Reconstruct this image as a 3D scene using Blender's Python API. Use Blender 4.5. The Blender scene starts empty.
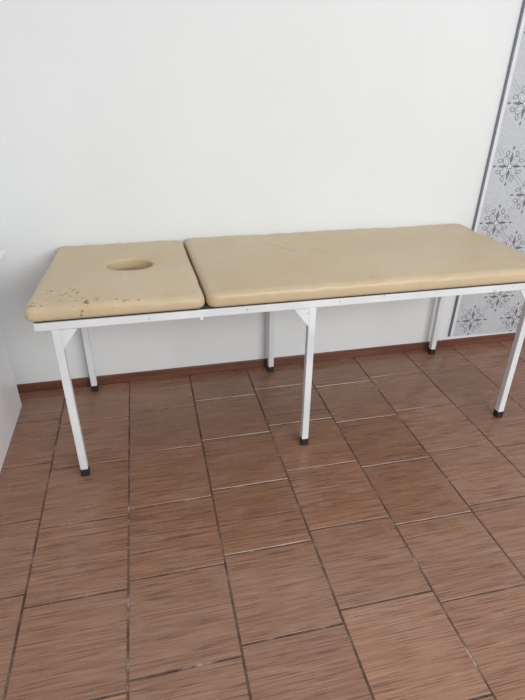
import bpy, bmesh, random
from math import *
from mathutils import Vector, Matrix, noise
random.seed(4)
sc=bpy.context.scene
sc.view_settings.view_transform='Standard'
WALL=2.49

# ---------------------------------------------------------------- helpers
def lin(c):
    def g(v):
        v/=255.
        return v/12.92 if v<=.04045 else ((v+.055)/1.055)**2.4
    return (g(c[0]),g(c[1]),g(c[2]),1)
class NT:
    def __init__(s,name):
        s.m=bpy.data.materials.new(name); s.m.use_nodes=True
        s.t=s.m.node_tree; s.b=s.t.nodes['Principled BSDF']
    def n(s,typ,ins=None,**kw):
        nd=s.t.nodes.new(typ)
        for k,v in kw.items(): setattr(nd,k,v)
        for k,v in (ins or {}).items(): s.i(nd,k,v)
        return nd
    def i(s,nd,k,v):
        if isinstance(v,bpy.types.NodeSocket): s.t.links.new(v,nd.inputs[k])
        else: nd.inputs[k].default_value=v
    def math(s,op,a,b=0.0,clamp=False):
        nd=s.n('ShaderNodeMath',{0:a,1:b},operation=op,use_clamp=clamp); return nd.outputs[0]
    def ramp(s,f,stops,interp='LINEAR'):
        nd=s.n('ShaderNodeValToRGB',{'Fac':f}); cr=nd.color_ramp; cr.interpolation=interp
        while len(cr.elements)<len(stops): cr.elements.new(.5)
        for e,(p,c) in zip(cr.elements,stops): e.position=p; e.color=c
        return nd.outputs['Color']
    def mix(s,f,a,b,mode='MIX'):
        nd=s.n('ShaderNodeMix',data_type='RGBA',blend_type=mode)
        s.i(nd,0,f); s.i(nd,6,a); s.i(nd,7,b); return nd.outputs[2]
    def coord(s,scale=(1,1,1),loc=(0,0,0),kind='Object'):
        tc=s.n('ShaderNodeTexCoord'); mp=s.n('ShaderNodeMapping',{'Vector':tc.outputs[kind],'Scale':scale,'Location':loc}); return mp.outputs[0]
    def noise(s,vec,scale,detail=4,rough=.5,dist=0):
        nd=s.n('ShaderNodeTexNoise',{'Vector':vec,'Scale':scale,'Detail':detail,'Roughness':rough,'Distortion':dist}); return nd.outputs[0]
    def bump(s,h,st,dist,prev=None):
        nd=s.n('ShaderNodeBump',{'Height':h,'Strength':st,'Distance':dist})
        if prev is not None: s.i(nd,'Normal',prev)
        return nd.outputs[0]
def G(v): return (v,v,v,1)

def new_obj(name,bm,mats,parent=None,smooth=False,loc=None):
    me=bpy.data.meshes.new(name); bm.normal_update(); bm.to_mesh(me); bm.free()
    for m in (mats if isinstance(mats,(list,tuple)) else [mats]): me.materials.append(m)
    if smooth:
        for p in me.polygons: p.use_smooth=True
    o=bpy.data.objects.new(name,me); sc.collection.objects.link(o)
    if parent: o.parent=parent
    if loc: o.location=loc
    return o
def box(bm,x0,x1,y0,y1,z0,z1,bev=0,mi=0,M=None):
    vs=[bm.verts.new((x,y,z)) for x in (x0,x1) for y in (y0,y1) for z in (z0,z1)]
    idx=[(0,1,3,2),(4,6,7,5),(0,4,5,1),(2,3,7,6),(0,2,6,4),(1,5,7,3)]
    fs=[bm.faces.new([vs[i] for i in f]) for f in idx]
    for f in fs: f.material_index=mi
    geo=vs
    if bev>0:
        es=list({e for f in fs for e in f.edges})
        r=bmesh.ops.bevel(bm,geom=es,offset=bev,segments=2,affect='EDGES',profile=.5)
        for f in r['faces']: f.material_index=mi
        geo=list({v for f in r['faces'] for v in f.verts})
    if M is not None: bmesh.ops.transform(bm,matrix=M,verts=geo)
    return geo
def prism(bm,pts,axis,a0,a1,mi=0):
    A=[bm.verts.new((p[0],a0,p[1])) for p in pts]; B=[bm.verts.new((p[0],a1,p[1])) for p in pts]
    n=len(pts); fs=[bm.faces.new(A),bm.faces.new(B[::-1])]
    for i in range(n): fs.append(bm.faces.new([A[i],B[i],B[(i+1)%n],A[(i+1)%n]]))
    for f in fs: f.material_index=mi
    bmesh.ops.recalc_face_normals(bm,faces=fs)

# ---------------------------------------------------------------- materials
def m_wall():
    t=NT('wall_paint'); c=t.coord()
    n1=t.noise(c,1.1,4,.55); n2=t.noise(c,60,3,.6); n3=t.noise(c,6,4,.6)
    col=t.ramp(n1,[(.3,lin((225,227,227))),(.7,lin((230,232,232)))])
    t.i(t.b,'Base Color',col); t.i(t.b,'Roughness',.75)
    b=t.bump(n3,.2,.01); t.i(t.b,'Normal',t.bump(n2,.1,.002,b)); return t.m
def m_tile():
    t=NT('wood_grain_ceramic_tile')
    tc=t.n('ShaderNodeTexCoord'); at=t.n('ShaderNodeAttribute',attribute_name='tint')
    off=t.n('ShaderNodeVectorMath',{0:at.outputs['Color'],1:(7,11,3)},operation='MULTIPLY')
    ad=t.n('ShaderNodeVectorMath',{0:tc.outputs['Object'],1:off.outputs[0]},operation='ADD').outputs[0]
    def mp(s): return t.n('ShaderNodeMapping',{'Vector':ad,'Scale':s}).outputs[0]
    fine=t.noise(mp((7,300,1)),1,2,.5,.1)
    mid=t.noise(mp((3,130,1)),1,4,.6,.2)
    big=t.noise(mp((4,8,1)),1,3,.5)
    col=t.ramp(mid,[(.3,lin((138,99,77))),(.5,lin((154,112,88))),(.72,lin((168,127,102)))])
    dk=t.ramp(fine,[(.37,G(1)),(.45,G(0))])
    col=t.mix(t.math('MULTIPLY',dk,.66),col,lin((88,57,44)))
    lt=t.ramp(fine,[(.56,G(0)),(.66,G(1))])
    col=t.mix(t.math('MULTIPLY',lt,.3),col,lin((188,150,125)))
    sep=t.n('ShaderNodeSeparateColor',{0:at.outputs['Color']})
    v=t.math('MULTIPLY_ADD',sep.outputs[0],.15); t.t.nodes[-1].inputs[2].default_value=.87
    v2=t.math('MULTIPLY',v,t.math('ADD',t.math('MULTIPLY',big,.2),.9))
    cc=t.n('ShaderNodeCombineColor',{0:v2,1:v2,2:v2}).outputs[0]
    col=t.mix(1.0,col,cc,'MULTIPLY')
    dust=t.noise(t.coord(),5,5,.65); col=t.mix(t.math('MULTIPLY',t.ramp(dust,[(.5,G(0)),(.8,G(1))]),.18),col,lin((190,168,152)))
    t.i(t.b,'Base Color',col)
    t.i(t.b,'Roughness',t.n('ShaderNodeMapRange',{0:dust,3:.2,4:.34}).outputs[0])
    t.i(t.b,'Specular IOR Level',.55)
    b=t.bump(fine,.2,.0008); t.i(t.b,'Normal',b); return t.m
def m_grout():
    t=NT('tile_grout'); c=t.coord(); n=t.noise(c,9,5,.7)
    t.i(t.b,'Base Color',t.ramp(n,[(.36,lin((66,50,41))),(.56,lin((108,90,78))),(.68,lin((168,155,145)))])); t.i(t.b,'Roughness',.9); return t.m
def m_base():
    t=NT('brown_skirting_tile'); n=t.noise(t.coord((2,2,40)),1,4,.6)
    t.i(t.b,'Base Color',t.ramp(n,[(.3,lin((88,50,38))),(.7,lin((122,78,60)))])); t.i(t.b,'Roughness',.4); return t.m
def m_leather(name,stain):
    t=NT(name); c=t.coord()
    n=t.noise(c,2.2,4,.55); n2=t.noise(c,220,3,.6); n3=t.noise(c,14,5,.6,.8)
    col=t.ramp(n,[(.3,lin((192,171,137))),(.6,lin((200,180,147))),(.8,lin((206,188,157)))])
    sm=t.noise(c,26,6,.75)
    col=t.mix(t.math('MULTIPLY',t.ramp(sm,[(.58,G(0)),(.70,G(1))]),.25),col,lin((156,132,104)))
    if stain:
        wc=t.n('ShaderNodeTexCoord').outputs['Object']
        fl=t.noise(t.n('ShaderNodeMapping',{'Vector':wc,'Scale':(48,80,60)}).outputs[0],1,3,.6,.5)
        f=None
        for (px,py,rad,amt) in stain:
            q=t.n('ShaderNodeVectorMath',{0:wc,1:(px,py,.05)},operation='SUBTRACT').outputs[0]
            dv=t.n('ShaderNodeVectorMath',{0:q},operation='LENGTH').outputs['Value']
            g=t.n('ShaderNodeMapRange',{0:dv,1:0.0,2:rad,3:amt,4:0.0}).outputs[0]
            f=g if f is None else t.math('MAXIMUM',f,g)
        thr=t.math('SUBTRACT',.79,t.math('MULTIPLY',f,.24))
        f=t.math('MULTIPLY',t.math('SUBTRACT',fl,thr),30.0,True)
        f=t.math('MULTIPLY',f,.85,True)
        col=t.mix(f,col,lin((74,58,46)))
    t.i(t.b,'Base Color',col); t.i(t.b,'Roughness',.38); t.i(t.b,'Specular IOR Level',.45)
    b=t.bump(n3,.22,.008); t.i(t.b,'Normal',t.bump(n2,.12,.0008,b)); return t.m
def m_simple(name,rgb,rough=.5,metal=0,var=6,scale=18):
    t=NT(name); n=t.noise(t.coord(),scale,5,.65)
    a=tuple(max(0,v-var) for v in rgb); b=tuple(min(255,v+var) for v in rgb)
    t.i(t.b,'Base Color',t.ramp(n,[(.35,lin(a)),(.65,lin(b))])); t.i(t.b,'Roughness',rough); t.i(t.b,'Metallic',metal); return t.m
def m_whitemetal():
    t=NT('chipped_white_enamel'); c=t.coord(); n=t.noise(c,35,5,.7); w=t.noise(c,6,3,.5)
    col=t.ramp(w,[(.3,lin((214,217,218))),(.7,lin((230,232,233)))])
    col=t.mix(t.math('MULTIPLY',t.ramp(n,[(.65,G(0)),(.71,G(1))]),.6),col,lin((120,104,90)))
    t.i(t.b,'Base Color',col); t.i(t.b,'Roughness',.4); return t.m
WP=m_wall(); TILE=m_tile(); GR=m_grout(); BS=m_base()
LH=m_leather('tan_leatherette_headrest',[(-.19,-.25,.17,1.0),(-.27,-.33,.13,1.0),(-.10,-.34,.17,.9),(.03,-.35,.15,.9),(.14,.02,.14,.95),(.02,-.12,.12,.8)])
LM=m_leather('tan_leatherette',[(.72,-.30,.05,.3)])
WM=m_whitemetal(); RUB=m_simple('black_rubber',(38,36,35),.6); DK=m_simple('dark_plywood_underside',(52,45,40),.8)
HP=m_simple('darker_tan_liner',(158,134,106),.6,0,10,14)  # face-hole pad, mottled tan set darker than the cushions
CABM=m_simple('white_laminate',(238,240,241),.35,0,2,4)
PGR=m_simple('glitter_grey_pvc',(192,195,199),.25,0,8,120)
PWH=m_simple('white_pvc',(222,223,225),.35,0,3); SIL=m_simple('silver_foil',(214,216,219),.3,.2,8,60); DSIL=m_simple('dark_silver_foil',(120,124,134),.35,.3,10,60)

# ---------------------------------------------------------------- room shell
bm=bmesh.new(); box(bm,-3.2,4.2,WALL,WALL+.12,-.05,2.9); new_obj('wall_back',bm,WP)
bm=bmesh.new(); box(bm,-3.32,-3.2,-3.6,WALL+.12,-.05,2.9); new_obj('wall_left',bm,WP)
bm=bmesh.new(); box(bm,-3.2,4.2,WALL-.013,WALL-.0005,.0,.050,.002); new_obj('baseboard_back',bm,BS)

TW=.3273; X0=-.179; Y0=.871
bm=bmesh.new(); col=bm.loops.layers.color.new('tint')
box(bm,-3.2,4.2,-3.6,WALL+.001,-.05,-.0022,0,1)
coff={}
for k in range(-10,14):
    coff[k]=random.uniform(-.04,.04)
coff.update({0:0,1:.03,2:.075,3:.03,4:.06,-1:-.03})
for k in range(-10,14):
    for j in range(-14,8):
        x0=X0+k*TW; x1=x0+TW; y0=Y0+coff[k]+j*TW; y1=y0+TW
        x0=max(x0,-3.2);x1=min(x1,4.2); y1=min(y1,WALL-.005)
        if x1-x0<.03 or y1-y0<.03 or y0<-3.6: continue
        g=.0029+random.uniform(-.0008,.0009)
        c=(random.random(),random.random(),random.random(),1)
        dz=random.uniform(-.0005,.0004)
        b=.0015
        lo=[(x0+g,y0+g),(x1-g,y0+g),(x1-g,y1-g),(x0+g,y1-g)]
        hi=[(x0+g+b,y0+g+b),(x1-g-b,y0+g+b),(x1-g-b,y1-g-b),(x0+g+b,y1-g-b)]
        L=[bm.verts.new((p[0],p[1],-.0022)) for p in lo]; H=[bm.verts.new((p[0],p[1],dz)) for p in hi]
        fs=[bm.faces.new(H)]+[bm.faces.new([L[i],L[(i+1)%4],H[(i+1)%4],H[i]]) for i in range(4)]
        for f in fs:
            for l in f.loops: l[col]=c
new_obj('floor',bm,[TILE,GR])

# ---------------------------------------------------------------- massage table
T=bpy.data.objects.new('massage_table',None); sc.collection.objects.link(T)
FX0,FX1=-.427,1.66; FY0,FY1=1.752,2.452; FT=.716
bm=bmesh.new()
h=.031
box(bm,FX0,FX1,FY0,FY0+.028,FT-h,FT,.003); box(bm,FX0,FX1,FY1-.028,FY1,FT-h,FT,.003)
for x in (FX0,.15,FX1-.028): box(bm,x,x+.028,FY0+.0285,FY1-.0285,FT-h+.001,FT-.001,.003)
new_obj('frame',bm,WM,T)
legx=[-.357,.606,1.615]
i=0
for x in legx:
    for y in (FY0+.016,FY1-.024):
        i+=1
        bm=bmesh.new(); w=.0150
        box(bm,x-w,x+w,y-w,y+w,.028,FT-h-.0005,.003)
        box(bm,x-w-.002,x+w+.002,y-w-.002,y+w+.002,.0,.036,.003,1)
        s=1 if x<0 else -1
        z=FT-h-.0005
        prism(bm,[(x+s*w,z),(x+s*(w+.060),z),(x+s*w,z-.080)],'y',y-w,y-w+.004)
        new_obj('leg_%d'%i,bm,[WM,RUB],T)
bm=bmesh.new(); bmesh.ops.create_uvsphere(bm,u_segments=12,v_segments=8,radius=.008); 
new_obj('rail_bolt',bm,WM,T,True,(.165,FY0-.001,FT-h-.004))
CZ=FT+.011
bm=bmesh.new(); box(bm,FX0+.006,.158,FY0+.004,FY1-.004,FT+.0005,CZ,.002); box(bm,.166,FX1-.006,FY0+.004,FY1-.004,FT+.0005,CZ,.002)
new_obj('base_board',bm,DK,T)

def crease(x,y,ax,ay,bx,by,w,d):
    px,py=x-ax,y-ay; dx,dy=bx-ax,by-ay; L=hypot(dx,dy); t=max(0,min(1,(px*dx+py*dy)/L/L))
    e=hypot(px-t*dx,py-t*dy); return d*exp(-(e/w)**2)*sin(pi*min(1,max(0,.08+t*.84)))
def pad_z(x,y,a,b,cx,cy,th,r):
    ex=a-abs(x); ey=b-abs(y); 
    crown=.009*(1-(abs(x)/a)**3)*(1-(abs(y)/b)**3)
    n=noise.noise(Vector((x*3+cx*9,y*3+3,1)))*.005+noise.noise(Vector((x*11+cx*9,y*11,5)))*.0024
    e=min(ex,ey); s=(x if ey<ex else y)
    pk=exp(-(e/.05))*noise.noise(Vector((s*16,cx,2)))*.004
    return th+crown+n+pk
def rrect(a,b,rc,n):
    """n points round a rounded rectangle, CCW, starting at (a,0) so it is mirror-symmetric in y"""
    segs=[((a-rc),(b-rc),0),(-(a-rc),(b-rc),90),(-(a-rc),-(b-rc),180),((a-rc),-(b-rc),270)]
    poly=[(a,0)]
    for cx,cy,s in segs:
        for q in range(9):
            t=radians(s+90*q/8); poly.append((cx+rc*cos(t),cy+rc*sin(t)))
    poly.append((a,0)); L=[0]
    for p,q in zip(poly,poly[1:]): L.append(L[-1]+hypot(q[0]-p[0],q[1]-p[1]))
    pts=[]
    for k in range(n):
        d=L[-1]*k/n; j=0
        while L[j+1]<d: j+=1
        t=(d-L[j])/max(1e-9,L[j+1]-L[j]); pts.append((poly[j][0]*(1-t)+poly[j+1][0]*t,poly[j][1]*(1-t)+poly[j+1][1]*t))
    return pts
def side_rings(a,b,rc,th,r,N):
    out=[]
    out.append((rrect(a-.02,b-.02,rc*.8,N),0.0,True)); out.append((rrect(a-.003,b-.003,rc,N),.0,True))
    out.append((rrect(a,b,rc,N),.006,True)); out.append((rrect(a+.001,b+.001,rc,N),(th-r)*.6,True))
    for q in range(7):
        t=radians(90*q/6); ins=r*(1-cos(t)); out.append((rrect(a-ins,b-ins,max(.004,rc-ins*.5),N),-(r*(1-sin(t))),False))
    return out
def add_rings(bm,rings):
    R=[[bm.verts.new(p) for p in ring] for ring in rings]; n=len(R[0])
    for A,B in zip(R,R[1:]):
        for k in range(n): bm.faces.new([A[k],A[(k+1)%n],B[(k+1)%n],B[k]])
    return R
def cushion(name,x0,x1,y0,y1,th,mat,hole=None,creases=(),lback=0,lfront=0,rfront=0):
    cx,cy=(x0+x1)/2,(y0+y1)/2; a,b=(x1-x0)/2,(y1-y0)/2; N=360 if hole else 480; r=.024
    bm=bmesh.new(); rings=[]
    def top(x,y):
        z=pad_z(x,y,a,b,cx,cy,th,r)
        for c in creases: z+=crease(x+cx,y+cy,*c)
        return z
    for pts,z,absz in side_rings(a,b,.034,th,r,N):
        rings.append([(x,y,z if absz else top(x,y)+z) for x,y in pts])
    last=[(p[0],p[1]) for p in rings[-1]]
    if hole:
        hx,hy,ha,hb=hole; hx-=cx; hy-=cy
        tgt=[]
        for (x,y) in last:
            an=atan2((y-hy)/hb,(x-hx)/ha); tgt.append((cos(an),sin(an)))
        M=22; rr=.012
        for q in range(1,M+1):
            t=q/M
            ring=[]
            for (x,y),(c,s) in zip(last,tgt):
                ex,ey=hx+c*(ha+rr),hy+s*(hb+rr); X=x*(1-t)+ex*t; Y=y*(1-t)+ey*t
                d=hypot(X-ex,Y-ey); ring.append((X,Y,top(X,Y)-.006*exp(-d/.025)))
            rings.append(ring)
        for q in range(1,6):
            t=radians(90*q/5)
            rings.append([(hx+c*(ha+rr*(1-sin(t))),hy+s*(hb+rr*(1-sin(t))),top(hx+c*ha,hy+s*hb)-.006-rr*(1-cos(t))) for c,s in tgt])
        rings.append([(hx+c*(ha+.001),hy+s*(hb+.001),.0) for c,s in tgt])
        R=add_rings(bm,rings)
    else:
        M=44
        for q in range(1,M+1):
            A=a-r-(b-r)*q/M; B=(b-r)*(1-q/M); ring=[]
            for k,(x,y) in enumerate(last):
                X=x*A/(a-r); Y=y*B/(b-r); ring.append((X,Y,top(X,Y)))
            rings.append(ring)
        R=add_rings(bm,rings)
        bmesh.ops.remove_doubles(bm,verts=R[-1],dist=.0004)
    for v in bm.verts:
        fb=(v.co.y+b)/(2*b); fl=(a-v.co.x)/(2*a)
        v.co.x+=fl*(lback*fb+lfront*(1-fb))+(1-fl)*rfront*(1-fb)
    bmesh.ops.recalc_face_normals(bm,faces=bm.faces)
    return new_obj(name,bm,mat,T,True,(cx,cy,CZ+.0005))
CY0,CY1=1.741,2.482
hl=(-.102,2.145,.096,.076)
cushion('headrest_cushion',-.452,.162,CY0,CY1,.050,LH,hole=hl,lback=.036,rfront=.022)
bm=bmesh.new(); V=[]
for k in range(6):
    q=k/5; V.append([bm.verts.new(((hl[2]-.001)*(1-q*.9)*cos(2*pi*j/48),(hl[3]-.001)*(1-q*.9)*sin(2*pi*j/48),.010-.006*q)) for j in range(48)])
for A,B in zip(V,V[1:]):
    for j in range(48): bm.faces.new([A[j],A[(j+1)%48],B[(j+1)%48],B[j]])
bm.faces.new(V[-1])
new_obj('face_hole_liner',bm,HP,T,True,(hl[0]+.018,hl[1],CZ+.0005))
cushion('body_cushion',.168,1.675,CY0-.002,CY1,.055,LM,lfront=.022,creases=[(.49,2.36,.64,2.12,.011,-.007),(.56,2.38,.72,2.14,.014,.005),(.62,2.28,.80,2.06,.011,-.006),(.55,2.13,.78,2.00,.014,.004),(1.12,2.32,1.32,2.14,.016,-.004),(.74,2.34,.94,2.24,.012,.004),(.30,2.3,.33,2.0,.02,-.003),(1.45,2.3,1.5,2.0,.02,-.003)])

# ---------------------------------------------------------------- decorative wall panel
P=bpy.data.objects.new('decorative_wall_panel',None); sc.collection.objects.link(P)
P.location=(1.748,WALL-.007,.075); P.rotation_euler=(0,radians(1.2),0)
PW,PH=1.0,2.3
bm=bmesh.new()
box(bm,.028,PW,-.005,.005,0,PH,.0,0)
box(bm,.007,.028,-.0052,.005,0,PH,.0,1)
box(bm,0,.007,-.009,.005,0,PH,.001,2)
new_obj('panel_board',bm,[PGR,PWH,DSIL],P)
bm=bmesh.new(); yy=-.0056
def flat(pts,mi,lift=0):
    vs=[bm.verts.new((p[0],yy-.0003*mi-lift,p[1])) for p in pts]; f=bm.faces.new(vs); f.material_index=mi
def ringp(cx,cz,ax,az,w,rot,mi,n=28,lift=0):
    c,s=cos(rot),sin(rot)
    def q(k,d): 
        t=2*pi*k/n; x=(ax+d)*cos(t); z=(az+d)*sin(t); return (cx+x*c-z*s,cz+x*s+z*c)
    for k in range(n): flat([q(k,0),q(k+1,0),q(k+1,-w),q(k,-w)],mi,lift)
def disc(cx,cz,ax,az,rot,mi,n=20,lift=0):
    c,s=cos(rot),sin(rot)
    flat([(cx+ax*cos(2*pi*k/n)*c-az*sin(2*pi*k/n)*s,cz+ax*cos(2*pi*k/n)*s+az*sin(2*pi*k/n)*c) for k in range(n)],mi,lift)
def lozenge(x0,z0,x1,z1,w,mi):
    dx,dz=x1-x0,z1-z0; L=hypot(dx,dz); nx,nz=-dz/L*w,dx/L*w; mx,mz=(x0+x1)/2,(z0+z1)/2
    flat([(x0,z0),(mx-nx,mz-nz),(x1,z1),(mx+nx,mz+nz)],mi)
SX,SZ=.30,.30
def motif(cx,cz):
    # medallion: four broad scroll-petals inside a pointed diamond, small tips outside
    for q in range(4):
        an=pi/4+q*pi/2; x,z=cx+.033*cos(an),cz+.033*sin(an)
        disc(x,z,.028,.017,an,0); ringp(x,z,.030,.019,.003,an,1)
        ringp(x,z,.018,.009,.0022,an,1,20,lift=.0001)
        an=q*pi/2
        lozenge(cx+.012*cos(an),cz+.012*sin(an),cx+.072*cos(an),cz+.072*sin(an),.008,1)
        lozenge(cx+.080*cos(an),cz+.080*sin(an),cx+.104*cos(an),cz+.104*sin(an),.006,1)
        an=pi/4+q*pi/2
        for d in (-.36,.36):
            ringp(cx+.070*cos(an+d),cz+.070*sin(an+d),.015,.010,.0028,an+d*3,1,16)
    disc(cx,cz,.012,.012,0,0,lift=.0006); ringp(cx,cz,.014,.014,.003,0,1,lift=.0006)
for j in range(-1,9):
    for i2 in range(0,5):
        for o2 in (0,1):
            cx=.135+SX*i2+o2*SX/2; cz=.10+SZ*j+o2*SZ/2
            if .11<cx<PW-.11 and .09<cz<PH-.11: motif(cx,cz)
            for sx in (-1,1):
                for k in range(-4,7):
                    a0=.075+k*.0046; a1=a0+.003
                    for off in (-.006,.006):
                        pts=[(cx+sx*a0+sx*off,cz+a0-off),(cx+sx*a1+sx*off,cz+a1-off)]
                        if all(.035<p[0]<PW-.01 and .01<p[1]<PH-.01 for p in pts): lozenge(*pts[0],*pts[1],.0018,1)
o=new_obj('panel_ornaments',bm,[SIL,DSIL],P)

# ---------------------------------------------------------------- white cabinet at left
C=bpy.data.objects.new('white_cabinet',None); sc.collection.objects.link(C)
bm=bmesh.new()
box(bm,-.729,-.711,1.42,2.355,0,.778,.001)
box(bm,-1.60,-1.582,1.42,2.355,0,.778,.001)
box(bm,-1.581,-.7295,2.33,2.346,.05,.777,.001)
box(bm,-1.581,-.7295,1.45,2.329,.06,.078,.001); box(bm,-1.581,-.7295,1.45,2.329,.40,.418,.001)
new_obj('carcass',bm,CABM,C)
bm=bmesh.new(); box(bm,-1.64,-.618,1.38,2.37,.7785,.806,.003); new_obj('top_board',bm,CABM,C)
bm=bmesh.new(); box(bm,-1.58,-1.162,1.422,1.44,.062,.776,.002); box(bm,-1.158,-.731,1.422,1.44,.062,.776,.002); new_obj('doors',bm,CABM,C)
bm=bmesh.new(); box(bm,-1.20,-1.188,1.398,1.4215,.5,.62,.003); box(bm,-1.132,-1.12,1.398,1.4215,.5,.62,.003); new_obj('handles',bm,SIL,C)

# ---------------------------------------------------------------- light
w=bpy.data.worlds.new('World'); sc.world=w; w.use_nodes=True
bg=w.node_tree.nodes['Background']; bg.inputs[0].default_value=(.94,.97,1,1); bg.inputs[1].default_value=.66
def area(name,loc,target,sx,sy,e,col):
    l=bpy.data.lights.new(name,'AREA'); l.shape='RECTANGLE'; l.size=sx; l.size_y=sy; l.energy=e; l.color=col
    o=bpy.data.objects.new(name,l); sc.collection.objects.link(o); o.location=loc
    o.rotation_euler=(Vector(target)-Vector(loc)).to_track_quat('-Z','Y').to_euler()
area('window_daylight',(2.0,-2.4,2.3),(.5,2.4,1.1),3.0,1.8,145,(.99,.995,1))

# ---------------------------------------------------------------- camera
f,pitch,yaw,roll=509.69,.4992,.226,.0089
fw=Vector((sin(yaw)*cos(pitch),cos(yaw)*cos(pitch),-sin(pitch))); r=Vector((cos(yaw),-sin(yaw),0)); u=r.cross(fw)
r2=cos(roll)*r+sin(roll)*u; u2=-sin(roll)*r+cos(roll)*u
cam=bpy.data.cameras.new('Camera'); co=bpy.data.objects.new('Camera',cam); sc.collection.objects.link(co)
M=Matrix((r2,u2,-fw)).transposed().to_4x4(); M.translation=Vector((0,0,1.5)); co.matrix_world=M
cam.sensor_fit='VERTICAL'; cam.sensor_height=36; cam.lens=f*36/700; cam.clip_start=.02
sc.camera=co
